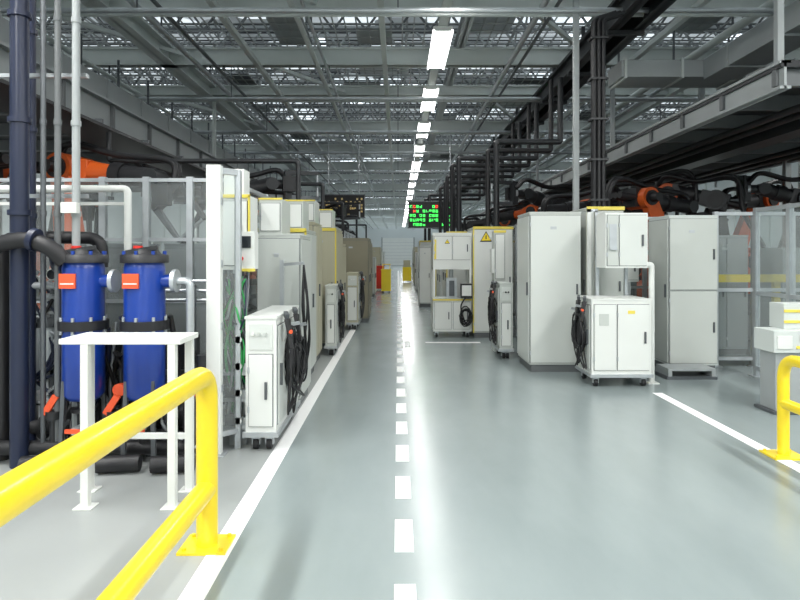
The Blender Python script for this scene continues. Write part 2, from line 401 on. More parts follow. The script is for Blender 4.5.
def fence(name,p0,p1,h=2.3,n=4,stripe=None,mt=WHITE,mids=(1.1,),glass=True,fw=0.04):
    b=B(); p0=V(p0);p1=V(p1)
    for i in range(n+1):
        q=p0.lerp(p1,i/n); b.box(q.x-0.03,q.x+0.03,q.y-0.03,q.y+0.03,0,h,mt); b.box(q.x-0.07,q.x+0.07,q.y-0.07,q.y+0.07,0,0.012,STEEL)
    for i in range(n):
        a=p0.lerp(p1,i/n);c=p0.lerp(p1,(i+1)/n)
        for z in (0.12,h-0.03)+tuple(mids): b.beam((a.x,a.y,z),(c.x,c.y,z),fw,fw,mt)
        if glass:
            b.add([(a.x,a.y,0.15),(c.x,c.y,0.15),(c.x,c.y,h-0.05),(a.x,a.y,h-0.05)],[(0,1,2,3)],GLASS)
    return b.build(name)

# ------------------------------------------------------------------ robots (stand on a 0.42 m riser that is part of the robot)
PL=0.42
def robot(E,W,T,UP=ORANGE,LO=ORANGE,EL=ORANGE):
    b=B(); S=V((0.25,0,0.85)); E=V(E);W=V(W);T=V(T)
    b.box(-0.45,0.45,-0.45,0.45,-PL,-PL+0.04,GUN); b.box(-0.3,0.3,-0.3,0.3,-PL+0.04,0,BEAMM)
    b.box(-0.4,0.4,-0.4,0.4,0,0.06,GUN); b.lathe(0,0,[(0.34,0.06),(0.34,0.16),(0.28,0.2),(0.28,0.34)],BLACK,24)
    b.lathe(0,0,[(0.36,0.34),(0.38,0.42),(0.36,0.56),(0.25,0.62)],ORANGE,24)
    b.beam((-0.1,0,0.55),(S.x,0,S.z),0.42,0.4,ORANGE,0.34,0.3,side=(0,1,0))
    b.cyl((-0.22,0.12,0.5),(-0.22,0.12,0.95),0.09,BLACK,16)
    b.cyl((S.x,-0.27,S.z),(S.x,0.27,S.z),0.2,ORANGE,24); b.cyl((S.x,0.27,S.z),(S.x,0.45,S.z),0.12,BLACK,18)
    b.beam(S+V((0,-0.2,0)),E+V((0,-0.2,0)),0.14,0.34,LO,0.12,0.24,side=(0,1,0))
    b.cyl(S+V((0,-0.3,0)),S+V((0,-0.12,0)),0.23,ORANGE,24)
    b.cyl(E+V((0,-0.28,0)),E+V((0,0.2,0)),0.17,EL,24); b.cyl(E+V((0,0.2,0)),E+V((0,0.23,0)),0.12,BLACK,20); b.cyl(E+V((0,-0.31,0)),E+V((0,-0.28,0)),0.12,BLACK,20)
    d=(W-E).normalized()
    for k in (-0.1,0.0,0.1): b.cyl(E-d*0.12+V((0,k,0.0)),E-d*0.48+V((0,k,0.0)),0.055,BLACK,14)
    b.beam(E-d*0.2,E+d*0.25,0.3,0.3,UP,0.24,0.26,side=(0,1,0))
    b.cyl(E+d*0.2,W-d*0.1,0.125,UP,20,0.085)
    m=E.lerp(W,0.50); b.cyl(m,m+d*0.14,0.14,BLACK,18)
    b.cyl(W-d*0.40,W+d*0.02,0.115,BLACK,18); b.cyl(W+V((0,-0.12,0)),W+V((0,0.12,0)),0.1,DARK,20)
    t=(T-W).normalized(); b.cyl(W,W+t*0.22,0.075,DARK,16); b.cyl(W+t*0.22,W+t*0.26,0.1,STEEL,18)
    s=V((0,1,0)); q=W+t*0.26; u=s.cross(t).normalized()
    b.beam(q-u*0.22,q+u*0.22,0.16,0.1,DARK,side=s); b.beam(q-u*0.2,q-u*0.2+t*0.5,0.07,0.08,DARK,0.05,0.05,side=s)
    b.beam(q+u*0.2,q+u*0.2+t*0.5,0.07,0.08,GUN,0.05,0.05,side=s)
    b.cyl(q-u*0.2+t*0.48,q-u*0.04+t*0.48,0.02,STEEL,10); b.cyl(q+u*0.2+t*0.48,q+u*0.02+t*0.48,0.02,STEEL,10)
    b.box(q.x-0.1,q.x+0.1,-0.16,-0.06,q.z-0.12,q.z+0.12,BLACK)
    for k,r in ((0.16,0.04),(0.24,0.03)):
        b.hose([(-0.3,k,0.4),(-0.42,k,0.9),E+V((-0.42,k+0.05,-0.25)),E+V((-0.3,k,0.26))+V((0,0,k*0.4)),E.lerp(W,0.45)+V((0,k,0.24)),W+V((0,k,0.22))+d*0.1,q+V((0,k*0.6,0.1))],r,BLACK,8,6)
    b.cyl(E+V((0,-0.3,0)),E+V((0,-0.45,0)),0.07,BLACK,16)
    return b
rA=robot((0.1,0,2.0),(1.15,0,1.88),(1.45,0,1.5)).build('industrial_robot_arm',(-4.35,7.9,PL*1.12),math.radians(-12),0.01,1.12)
rB=robot((-0.25,0,1.95),(0.8,0,1.85),(1.1,0,1.3),DARK).build('industrial_robot_arm',(5.2,12.4,PL*1.2),math.radians(165),0.01,1.2)
rC=robot((0.35,0,1.9),(1.0,0,2.1),(1.5,0,2.1),DARK,DARK,DARK).build('industrial_robot_arm',(6.6,11.6,PL*1.15),math.radians(150),0.01,1.15)
for r,x,y,a,s in ((rC,-3.4,10.6,20,1.15),(rA,-3.6,13.4,-30,1.15),(rA,-3.8,16.5,40,1.2),(rC,-3.2,20,-20,1.2),(rB,-3.2,25,10,1.2),(rC,-6.4,9.6,60,1.15),(rB,-6.5,12.5,-60,1.2),(rB,-5.6,7.6,170,1.15),
              (rC,4.1,14.4,200,1.2),(rA,4.2,18,140,1.2),(rB,3.6,22,170,1.2),(rC,3.6,27,190,1.2),(rB,8.0,13.5,200,1.2),(rC,8.3,11.6,170,1.15),(rB,6.8,16.5,150,1.2),(rA,6.6,21,190,1.2),(rB,4.6,10.9,20,1.1),(rB,3.7,12.0,200,1.08)):
    dup(r,(x,y,PL*s),math.radians(a),s)

# ------------------------------------------------------------------ guard rails
def guard(name,x,y0,y1,ht,hl,r):
    b=B()
    b.bend([(x,y1,0.01),(x,y1,ht),(x,y0,ht),(x,y0,0.01)],r,YEL,0.16,24)
    b.cyl((x,y1,hl),(x,y0,hl),r*0.95,YEL,24)
    for y in (y0,y1):
        b.box(x-0.13,x+0.13,y-0.11,y+0.11,0,0.014,YEL)
        for dx in (-0.1,0.1):
            for dy in (-0.08,0.08): b.cyl((x+dx,y+dy,0.014),(x+dx,y+dy,0.03),0.012,YEL,6)
    b.build(name)
guard('safety_guard_rail',-1.05,-0.6,3.3,0.95,0.32,0.058)
guard('safety_guard_rail',3.07,2.4,4.78,0.78,0.42,0.044)

# ------------------------------------------------------------------ left foreground
b=B()
b.box(-2.14,-1.37,3.78,4.12,1.035,1.07,WHITE)
for x,y in ((-1.98,3.80),(-1.43,3.80),(-2.1,4.08),(-1.42,4.08)):
    b.box(x-0.025,x+0.025,y-0.02,y+0.03,0,1.035,WHITE); b.box(x-0.06,x+0.06,y-0.05,y+0.06,0,0.01,WHITE)
b.box(-2.1,-1.42,4.07,4.10,0.35,0.39,WHITE)
b.build('steel_stand_table',bevel=0.004)
for x in (-2.42,-1.95):
    b=B()
    b.lathe(0,0,[(0.05,0.48),(0.12,0.50),(0.15,0.54),(0.15,1.03)],BLUE,28)
    b.lathe(0,0,[(0.178,1.03),(0.178,1.10)],BLACK,28)
    b.lathe(0,0,[(0.15,1.10),(0.15,1.50),(0.14,1.54)],BLUE,28)
    b.lathe(0,0,[(0.175,1.54),(0.175,1.60),(0.14,1.61)],BLACK,28); b.lathe(0,0,[(0.12,1.61),(0.09,1.65),(0.03,1.66)],BLACK,24)
    for k in range(8):
        a=k*math.pi/4; b.cyl((0.16*math.cos(a),0.16*math.sin(a),1.0),(0.16*math.cos(a),0.16*math.sin(a),1.13),0.012,STEEL,6)
        b.cyl((0.155*math.cos(a),0.155*math.sin(a),1.60),(0.155*math.cos(a),0.155*math.sin(a),1.63),0.014,BLUE,6)
    b.cyl((-0.03,-0.05,1.65),(-0.03,-0.05,1.67),0.035,RED,14)
    b.beam((-0.1,-0.1,1.62),(0.12,-0.05,1.66),0.03,0.03,DARK)
    b.box(-0.10,0.02,-0.165,-0.14,1.35,1.46,REDOR); b.box(-0.09,0.01,-0.168,-0.165,1.38,1.39,WHITE)
    b.cyl((0.14,0,1.40),(0.24,0,1.40),0.05,BLUE,18); b.cyl((0.22,0,1.40),(0.25,0,1.40),0.09,STEEL,22)
    b.cyl((0,0,0.12),(0,0,0.5),0.045,BLACK,16); b.cyl((0,0,0.40),(0,0,0.43),0.09,BLACK,18)
    b.cyl((0,-0.02,0.28),(0,-0.14,0.28),0.03,STEEL,12); b.box(-0.06,0.06,-0.16,-0.14,0.27,0.30,REDOR)
    for a in (0.8,2.4,4.0,5.5): b.beam((0.14*math.cos(a),0.14*math.sin(a),0.65),(0.17*math.cos(a),0.17*math.sin(a),0),0.03,0.03,GUN)
    b.build('blue_filter_vessel',(x,4.62,0))
b=B()
b.bend([(-4.2,4.75,1.68),(-2.7,4.75,1.68),(-2.7,4.75,1.5),(-2.55,4.62,1.5)],0.055,NAVY,0.1)
b.bend([(-3.1,4.7,0.0),(-3.1,4.7,1.74),(-2.42,4.9,1.74),(-2.42,4.9,1.5)],0.05,BLACK,0.12)
b.bend([(-3.3,4.45,1.3),(-3.0,4.45,1.68),(-2.75,4.45,1.72),(-2.58,4.45,1.66),(-2.5,4.5,1.55)],0.06,BLACK,0.12)
b.cyl((-2.72,4.45,1.72),(-2.68,4.45,1.71),0.085,NAVY,18)
b.bend([(-3.6,4.9,0.2),(-2.42,4.9,0.2),(-1.6,4.9,0.2)],0.06,BLACK,0.1)
b.bend([(-3.6,4.6,0.12),(-1.75,4.62,0.12),(-1.6,4.62,0.12),(-1.6,4.62,0.5)],0.055,BLACK,0.1)
b.bend([(-1.70,4.62,1.40),(-1.6,4.62,1.40),(-1.6,4.62,0.55),(-1.6,4.9,0.4),(-1.6,5.4,0.4)],0.03,STEEL,0.08)
b.bend([(-3.5,4.9,1.35),(-2.75,4.9,1.35),(-2.75,4.9,0.2)],0.03,STEEL,0.08)
for z in (1.22,1.3,1.38): b.cyl((-2.0,5.05,z),(-1.5,5.05,z),0.016,STEEL,8)
for x in (-2.9,-2.2,-1.85): b.cyl((x,4.9,0.2),(x+0.03,4.9,0.2),0.1,BLACK,18)
for x in (-2.65,-2.18,-1.75):
    b.cyl((x,4.62,0.12),(x,4.62,0.36),0.03,DARK,12); b.cyl((x,4.62,0.34),(x,4.62,0.40),0.06,DARK,12); b.beam((x-0.06,4.6,0.38),(x+0.03,4.6,0.52),0.03,0.05,REDOR)
for x in (-2.75,-2.2,-1.8): b.cyl((x,4.38,0.07),(x+0.3,4.42,0.07),0.06,BLACK,14)
for x in (-2.62,-2.02):
    b.cyl((x,4.85,0.32),(x+0.32,4.85,0.32),0.11,DARK,20); b.cyl((x+0.32,4.85,0.32),(x+0.38,4.85,0.32),0.07,GUN,18); b.box(x+0.02,x+0.26,4.76,4.94,0.0,0.22,GUN)
    for k in range(6): b.cyl((x+0.03+0.045*k,4.85,0.32),(x+0.04+0.045*k,4.85,0.32),0.12,BLACK,20)
    b.lathe(x+0.45,4.8,[(0.05,0.1),(0.09,0.16),(0.09,0.34),(0.04,0.4),(0.04,0.8)],DARK,16); b.cyl((x+0.45,4.7,0.55),(x+0.45,4.66,0.55),0.05,REDOR,14)
for k in range(26):
    x=R(-2.7,-1.65); b.hose([(x,4.75,R(.7,1.2)),(x+R(-.1,.1),4.85,R(.4,.7)),(x+R(-.2,.2),4.7,R(.15,.35)),(x+R(-.3,.3),4.6,0.1)],R(0.012,0.028),random.choice((BLACK,BLACK,BLACK,GUN,NAVY,STEEL)),6)
for x in (-2.9,-2.62,-2.2,-1.72): b.box(x,x+0.03,5.0,5.03,0,1.35,GUN)
b.box(-2.9,-1.7,5.0,5.03,0.9,0.94,GUN); b.box(-2.9,-1.7,5.0,5.03,0.6,0.64,GUN); b.box(-2.5,-1.75,5.04,5.3,0.0,0.9,DARK)
b.build('coolant_pipework')
b=B()
for x,y,r,mt in ((-2.87,4.55,0.065,NAVY),(-3.0,4.9,0.04,NAVY),(-2.72,4.6,0.020,GUN),(-2.62,4.62,0.024,BEAMD),(-2.50,4.66,0.030,BEAMM),(-3.1,5.0,0.05,GUN)):
    b.cyl((x,y,0),(x,y,5.7),r,mt,14)
    for z in (1.9,2.6,3.4,4.2,5.0): b.cyl((x,y,z),(x,y,z+0.04),r*1.25,mt,14)
for z in (2.05,3.0,4.0): b.box(-3.2,-2.45,4.72,4.76,z,z+0.03,STEEL)
b.box(-2.56,-2.44,4.55,4.60,1.92,2.0,WHITE)
b.build('riser_pipes')
b=B()
b.box(-3.9,-2.62,4.95,5.5,0.0,0.38,GUN); b.box(-3.92,-2.60,4.93,5.52,0.38,0.40,PLATE); b.box(-3.9,-2.62,4.935,4.95,0.03,0.36,PLATE)
for x in (-3.30,-3.10,-2.93):
    b.lathe(x,5.02,[(0.03,0.62),(0.06,0.66),(0.065,0.92),(0.065,1.0)],BOWL,18); b.lathe(x,5.02,[(0.08,1.0),(0.08,1.07),(0.03,1.09)],GUN,18)
    b.cyl((x,5.02,1.09),(x,5.02,1.25),0.02,STEEL,10); b.cyl((x,5.02,0.4),(x,5.02,0.64),0.018,STEEL,10)
b.cyl((-3.9,5.02,1.12),(-2.7,5.02,1.12),0.025,STEEL,12); b.cyl((-3.9,5.02,1.25),(-2.7,5.02,1.25),0.03,STEEL,12)
for x in (-3.6,-3.2,-2.68): b.box(x-0.02,x+0.02,5.2,5.24,0.4,1.75,STEEL)
b.box(-3.75,-2.65,5.2,5.24,1.2,1.25,STEEL); b.box(-3.75,-2.65,5.2,5.24,1.7,1.75,STEEL)
b.lathe(-3.3,5.35,[(0.1,0.4),(0.11,0.42),(0.11,1.0),(0.06,1.05)],STEEL,20)
for k in range(7):
    x=-3.6+0.15*k; b.cyl((x,4.98,1.38+0.06*(k%2)),(x,4.94,1.38+0.06*(k%2)),0.05,WHITE,16); b.cyl((x,4.94,1.38+0.06*(k%2)),(x,4.935,1.38+0.06*(k%2)),0.04,SCREEN,16); b.cyl((x,5.0,1.25),(x,5.0,1.42),0.012,STEEL,8)
for k in range(18): b.hose([(-3.8+R(0,1.1),5.05,1.2+R(-.1,.4)),(-3.8+R(0,1.1),4.97,0.9+R(-.2,.2)),(-3.8+R(0,1.1),5.0,0.42)],0.014,random.choice((BLACK,NAVY,STEEL,STEEL)),6)
b.build('water_filter_skid')
b=B()
b.bend([(-4.4,5.62,2.22),(-2.53,5.62,2.22),(-2.53,5.62,1.62)],0.034,WHITE,0.05)
b.bend([(-2.53,5.62,1.66),(-2.53,5.62,0.0)],0.03,GUN,0.06); b.box(-4.4,-2.53,5.66,5.69,2.07,2.10,WHITE)
b.box(-4.33,-4.27,5.6,5.66,0,2.19,WHITE)
b.build('white_pipe_frame')

fence('machine_guard_fence',(-5.0,5.85,0),(-1.60,5.85,0),2.36,8,mt=STEEL,mids=(1.15,1.75),fw=0.035)
fence('machine_guard_fence',(-1.58,6.0,0),(-1.58,34,0),2.32,24,mt=STEEL,mids=(1.15,))
b=B()
b.box(-1.53,-1.415,4.78,4.85,0,2.32,WHITE); b.box(-1.35,-1.30,4.95,5.0,0,2.30,STEEL); b.beam((-1.46,4.82,2.28),(-1.32,4.98,2.28),0.04,0.05,STEEL)
b.beam((-1.46,4.82,0.15),(-1.32,4.98,0.15),0.04,0.04,STEEL); b.add([(-1.42,4.86,0.17),(-1.34,4.95,0.17),(-1.34,4.95,2.25),(-1.42,4.86,2.25)],[(0,1,2,3)],GLASS)
b.box(-1.56,-1.38,4.74,4.9,0,0.012,STEEL)
for z in (0.5,1.0,1.5,2.0): b.box(-1.415,-1.407,4.79,4.84,z,z+0.06,STEEL)
b.build('light_curtain_post',bevel=0.004)

b=B()
b.box(-1.42,-1.38,5.05,5.09,0,1.4,STEEL); b.box(-1.32,-1.28,5.05,5.09,0,1.4,STEEL)
for z in (0.15,0.38,0.6,0.82):
    b.box(-1.48,-1.26,4.98,5.1,z,z+0.03,STEEL); b.box(-1.44,-1.36,4.99,5.05,z+0.03,z+0.12,GUN); b.box(-1.34,-1.27,4.99,5.05,z+0.03,z+0.1,STEEL)
    b.cyl((-1.32,4.98,z+0.08),(-1.32,4.95,z+0.08),0.03,WHITE,14)
for k in range(30):
    b.hose([(-1.46+R(0,.20),5.02,1.35+R(-.05,.1)),(-1.45+R(0,.21),4.97+R(-.03,.03),1.1),(-1.45+R(0,.21),4.98,0.8+R(-.2,.2)),(-1.43+R(0,.18),5.03,0.35+R(-.15,.3))],0.008 if k%3 else 0.012,random.choice((GREEN,GREEN,GREEN,BLACK,BLACK,NAVY,STEEL,GUN)),6)
b.build('pneumatic_valve_rack')

b=B()
b.box(-1.60,-1.30,5.25,5.55,1.47,2.12,WHITE); b.box(-1.605,-1.295,5.235,5.26,2.10,2.13,YELS); b.box(-1.31,-1.295,5.235,5.26,1.45,2.12,YELS)
door(b,-1.59,-1.31,1.50,2.08,5.25,WHITE,True)
b.box(-1.38,-1.22,5.10,5.24,1.48,1.80,WHITE); b.box(-1.36,-1.25,5.09,5.10,1.66,1.76,SCREEN); b.cyl((-1.33,5.10,1.57),(-1.33,5.08,1.57),0.018,RED,12); b.box(-1.385,-1.215,5.095,5.11,1.46,1.485,YELS)
b.box(-1.48,-1.42,5.38,5.44,0,1.47,STEEL); b.box(-1.55,-1.35,5.3,5.5,0,0.012,STEEL)
b.box(-1.54,-1.36,5.3,5.5,2.13,2.36,WHITE)
for k in range(5): b.hose([(-1.55+0.05*k,5.4,1.47),(-1.53+0.05*k,5.3,1.2),(-1.45+R(-.1,.1),5.25,0.7),(-1.5+0.03*k,5.3,0.1)],0.014,random.choice((BLACK,WHITE,GUN)),6)
b.build('operator_junction_box',bevel=0.006)

def cart(name,x0,x1,y0,y1,h,side,cables=True,mt=WHITE,gun=True,rings=5):
    b=B(); w=x1-x0;d=y1-y0;X0,X1,YA,YB=-w/2,w/2,-d/2,d/2
    casters(b,X0,X1,YA,YB); b.box(X0,X1,YA,YB,0.14,h,mt)
    b.box(X0-0.02,X1+0.02,YA-0.02,YB+0.02,0.12,0.16,STEEL)
    b.box(X0-0.008,X1+0.008,YA-0.008,YB+0.008,h,h+0.02,mt)
    if w>0.5:
        door(b,X0+0.02,X0+w*0.42,0.2,h-0.04,YA,WHITE,False); door(b,X0+w*0.42,X1-0.02,0.2,h-0.04,YA,WHITE,True)
        b.box(X0+w*0.12,X0+w*0.28,YA-0.022,YA-0.016,h-0.3,h-0.16,GREY)
        b.box(X0+w*0.60,X0+w*0.72,YA-0.02,YA-0.016,h-0.16,h-0.12,YELS)
    else:
        door(b,X0+0.02,X1-0.02,0.2,h-0.28,YA,WHITE,True); b.box(X0+0.03,X1-0.03,YA-0.012,YA,h-0.25,h-0.04,DOOR)
        for k in range(3): b.cyl((X0+w*(0.25+0.2*k),YA-0.012,h-0.12),(X0+w*(0.25+0.2*k),YA-0.03,h-0.12),0.014,random.choice((BLACK,GREY,WHITE)),12)
    xs = X1 if side>0 else X0
    sdoor(b,YA+0.03,YA+d/2,0.2,h-0.05,xs,side,DOOR); sdoor(b,YA+d/2,YB-0.03,0.2,h-0.05,xs,side,DOOR)
    xo=xs+side*0.06
    b.beam((xs,YA+d*0.4,h-0.1),(xs+side*0.12,YA+d*0.4,h-0.08),0.03,0.03,STEEL)
    b.beam((xs,YA+d*0.75,h-0.15),(xs+side*0.12,YA+d*0.75,h-0.13),0.03,0.03,STEEL)
    if cables:
        coil(b,(xo,YA+d*0.4,h-0.38),0.16,BLACK,rings,'x'); coil(b,(xo,YA+d*0.75,h-0.42),0.15,BLACK,rings,'x')
        for k in range(5):
            b.hose([(xo,YA+d*0.4+R(-.1,.1),h-0.1),(xo+side*0.03,YA+R(0,d),h*0.5),(xo,YA+R(0,d),0.18+R(0,.1)),(xo-side*0.02,YA+R(0,d),0.5)],0.009,BLACK,6)
    if gun:
        for yy in (YA+d*0.15,YA+d*0.55):
            b.beam((xo,yy,h-0.02),(xo+side*0.05,yy-0.05,h-0.26),0.04,0.08,BLACK,0.025,0.04); b.beam((xo,yy,h+0.0),(xo-side*0.03,yy+0.08,h+0.02),0.035,0.045,GUN)
        b.cyl((xo+side*0.03,YA+d*.15,h-0.12),(xo+side*0.04,YA+d*.15-0.06,h-0.12),0.016,REDOR,10)
    return b.build(name,((x0+x1)/2,(y0+y1)/2,0),bevel=0.006)
cart('weld_controller_cart',-1.24,-0.99,4.88,5.95,1.08,1,rings=7)
cabinet('electrical_cabinet',-1.47,-1.02,6.25,6.95,1.80,GREY,GREY,1,side=1)
b=B()
b.box(-1.2,-1.16,6.08,6.12,0,1.55,STEEL); b.box(-1.3,-1.05,6.03,6.18,0,0.02,STEEL); b.beam((-1.18,6.1,1.5),(-0.95,6.05,1.52),0.03,0.03,STEEL)
for k in range(5): b.hose([(-0.95,6.05,1.5-0.02*k),(-0.92+R(-.04,.04),6.0,1.1),(-0.9+R(-.05,.05),6.05,0.6+R(-.2,.2)),(-1.0,6.08,0.35),(-1.15,6.1,0.8)],0.011,BLACK,6)
b.build('hose_hanger_stand')

rowL=[(-1.50,-1.14,7.4,8.3,1.9,GREY,YELS),(-1.50,-1.20,8.5,9.4,2.05,BEIGE,None),(-1.50,-1.06,10.2,11.4,2.03,BEIGE,YELS),(-1.50,-1.10,11.6,12.6,1.8,BEIGE,YELS),(-1.48,-0.70,14.2,15.4,1.98,OLIVE,None),(-1.48,-0.95,15.6,17.2,1.9,BEIGE,None),(-1.48,-1.0,18,19.5,1.9,GREY,YELS),(-1.48,-0.95,20.2,22,2.0,OLIVE,None),(-1.48,-0.9,23,24.6,1.5,GREY,None),(-1.5,-0.95,32,34,2.0,BEIGE,None),(-1.5,-0.9,38,41,1.8,GREY,None)]
for x0,x1,y0,y1,h,m_,tr in rowL: cabinet('electrical_cabinet',x0,x1,y0,y1,h,m_,m_,1,side=1,trim=tr,nside=2)
for x,y,z0,z1 in ((-1.38,6.6,1.82,2.2),(-1.36,7.9,1.92,2.3),(-1.36,9.0,2.07,2.4),(-1.3,10.8,2.05,2.4)):
    b=B(); b.box(-0.1,0.14,-0.2,0.3,0,z1-z0,GREY); b.box(-0.105,0.145,-0.21,-0.19,z1-z0-0.01,z1-z0+0.01,YELS); door(b,-0.09,0.13,0.03,z1-z0-0.04,-0.2,WHITE,False); b.build('terminal_box',(x,y,z0))
cart('weld_controller_cart',-1.15,-0.98,9.5,10.1,1.1,1,rings=3,mt=GREY)
cart('weld_controller_cart',-1.1,-0.85,12.8,13.6,1.2,1,rings=3,mt=BEIGE)

b=B(); b.box(-0.25,0.25,-0.3,0.3,0.1,1.05,RED); b.box(-0.26,0.26,-0.31,0.31,1.05,1.12,RED); casters(b,-0.25,0.25,-0.3,0.3); door(b,-0.22,0.22,0.2,1.0,-0.3,RED); b.build('red_tool_cabinet',(-0.88,27,0))
b=B(); b.box(-0.2,0.2,-0.25,0.25,0.08,0.95,YEL); b.box(-0.22,0.22,-0.27,0.27,0.95,1.0,YEL); casters(b,-0.2,0.2,-0.25,0.25); b.beam((-0.15,0.28,0.95),(-0.15,0.35,1.2),0.03,0.03,YEL); b.beam((0.15,0.28,0.95),(0.15,0.35,1.2),0.03,0.03,YEL); b.box(-0.18,0.18,0.33,0.37,1.18,1.22,YEL); b.build('yellow_trolley',(-0.50,25.5,0))
b=B(); b.box(-0.25,0.25,-0.25,0.25,0.1,0.9,YEL); b.box(-0.2,0.2,-0.2,0.2,0.9,1.3,BEIGE); casters(b,-0.25,0.25,-0.25,0.25); b.build('yellow_trolley',(0.52,35,0))

# ------------------------------------------------------------------ right side
cabinet('electrical_cabinet',1.80,2.50,8.2,9.0,2.17,GREY,DOOR,1,side=-1)
b=B(); b.box(2.56,2.61,8.1,8.15,0,2.22,WHITE); b.box(2.5,2.68,8.05,8.21,0,0.012,STEEL); b.box(2.66,2.70,8.1,8.14,0,2.2,STEEL); b.box(2.56,2.70,8.1,8.14,2.18,2.22,STEEL); b.build('light_curtain_post')
cabinet('electrical_cabinet',2.62,3.12,8.3,9.1,2.24,GREY,GREY,1,side=-1,trim=YELS)
cart('weld_controller_cart',2.34,3.06,7.25,7.85,1.05,-1,rings=6)
b=B()
b.box(2.56,3.08,7.40,7.75,1.44,2.12,WHITE); door(b,2.57,2.72,1.46,2.10,7.40,GREY,False); door(b,2.72,3.07,1.46,2.10,7.40,DOOR,True)
b.box(2.60,2.69,7.375,7.387,1.7,1.98,STEEL); b.box(2.60,2.69,7.36,7.375,1.66,1.70,STEEL)
b.bend([(3.06,7.5,1.48),(3.17,7.5,1.48),(3.17,7.5,0.0)],0.035,WHITE,0.03)
b.box(3.1,3.24,7.43,7.57,0,0.012,WHITE); b.box(2.60,2.64,7.88,7.92,0,2.1,STEEL); b.box(2.60,2.64,7.7,7.92,1.6,1.64,STEEL); b.box(2.98,3.02,7.88,7.92,0,2.1,STEEL); b.box(2.98,3.02,7.7,7.92,1.6,1.64,STEEL)
b.build('wall_box_on_stand',bevel=0.006)
cabinet('electrical_cabinet',3.68,4.34,8.15,8.8,2.12,BEAM,GREY,1,split=1.12,side=-1,plinth=0.10)
b=B(); b.box(3.45,4.1,7.7,8.08,0,0.04,GUN); b.box(3.47,3.52,7.7,8.08,0.04,0.11,BEAMM); b.box(4.03,4.08,7.7,8.08,0.04,0.11,BEAMM); b.box(3.47,4.08,7.7,8.06,0.11,0.14,BEAMM); b.build('equipment_plinth')
fence('machine_guard_fence',(4.55,8.6,0),(9.5,8.6,0),2.22,9,mt=STEEL,mids=(1.1,),fw=0.05)
fence('machine_guard_fence',(4.72,7.9,0),(4.72,5.2,0),2.22,4,mt=STEEL,mids=(1.1,),fw=0.05)
fence('machine_guard_fence',(3.2,9.3,0),(4.45,9.3,0),2.2,2,mt=STEEL,mids=(1.1,))
fence('machine_guard_fence',(2.35,9.6,0),(2.35,30,0),2.2,18,mt=STEEL,mids=(1.1,))
b=B(); b.box(4.6,9.4,9.25,9.33,1.18,1.30,YEL)
for x in (4.7,5.9,7.1,8.3,9.3): b.box(x-0.05,x+0.05,9.33,9.4,0,1.3,YEL)
b.build('yellow_barrier_beam')
b=B(); b.box(-0.15,0.15,-0.08,0.08,0,0.45,WHITE); door(b,-0.14,0.14,0.02,0.43,-0.08,WHITE); b.box(-0.04,0.04,-0.05,0.05,-1.2,0,STEEL); b.box(-0.12,0.12,-0.1,0.1,-1.2,-1.18,STEEL); b.build('terminal_box',(3.45,9.05,1.2))
for x0,x1,y0,y1,h in ((4.9,5.6,9.6,10.1,1.9),(6.2,7.2,9.7,10.3,1.7),(7.6,8.6,9.7,10.2,1.8),(3.3,3.9,9.8,10.3,1.9)):
    cabinet('machine_housing',x0,x1,y0,y1,h,BEAMM,BEAMM,2)
b=B()
b.box(-0.06,0.30,-0.06,0.20,0.03,0.62,BEAMM); b.box(-0.10,0.34,-0.10,0.24,0,0.03,GUN)
b.box(-0.10,0.42,-0.10,0.24,0.62,0.84,BEAM); b.box(-0.07,0.08,-0.11,-0.10,0.66,0.79,WHITE); b.box(0.12,0.38,-0.11,-0.10,0.66,0.69,YELS); b.box(0.16,0.30,-0.115,-0.10,0.73,0.80,SCREEN)
b.box(0.10,0.46,0.06,0.30,0.84,1.10,BEAM)
for k in range(2): b.box(0.10,0.46,0.05,0.06,0.90+0.11*k,0.93+0.11*k,YELS)
b.build('machine_control_unit',(3.86,6.1,0),bevel=0.004)

cabinet('electrical_cabinet',1.46,2.22,11.6,12.6,2.12,GREY,WHITE,1,side=-1,trim=YELS,sign=(1.70,1.95,0.12))
b=B()
b.box(0.68,1.42,11.6,12.3,1.32,2.0,WHITE); door(b,0.70,1.05,1.5,1.97,11.6,WHITE,False); door(b,1.05,1.40,1.5,1.97,11.6,WHITE,True); b.box(0.67,1.43,11.58,11.62,1.97,2.03,WHITE)
b.box(0.68,1.42,11.6,12.3,0.12,0.72,WHITE); door(b,0.70,1.04,0.16,0.70,11.6,WHITE); door(b,1.06,1.40,0.16,0.70,11.6,WHITE); casters(b,0.68,1.42,11.6,12.3)
for x in (0.68,1.38):
    for y in (11.6,12.26): b.box(x,x+0.04,y,y+0.04,0.72,1.32,WHITE)
b.box(0.72,1.38,11.65,12.2,0.72,0.76,STEEL); b.box(0.95,1.15,11.75,12.0,0.76,1.15,STEEL); b.box(1.0,1.1,11.7,11.75,0.8,1.1,GUN); b.cyl((1.05,11.85,1.15),(1.05,11.85,1.32),0.04,STEEL,12)
b.box(1.2,1.42,11.45,11.56,0.78,1.05,BLACK); b.box(1.22,1.40,11.44,11.45,0.82,1.02,WHITE); b.box(1.28,1.33,11.5,11.62,0.9,1.0,GUN)
tri(b,0.95,11.57,1.86,0.05); b.box(0.7,0.74,11.58,11.586,1.52,1.9,YELS); b.box(0.67,1.43,11.575,11.59,0.72,0.75,YELS)
coil(b,(1.3,11.5,0.45),0.13,BLACK,6,'y',0.012)
b.hose([(1.3,11.5,0.8),(1.2,11.45,0.6),(1.3,11.48,0.3),(1.38,11.5,0.5)],0.014,BLACK,6)
b.build('welding_power_unit',bevel=0.005)
cabinet('electrical_cabinet',0.66,1.02,18.5,19.6,1.85,GREY,WHITE,1,side=-1)
cart('weld_controller_cart',1.56,1.76,9.2,9.85,1.15,-1,rings=5,mt=GREY)
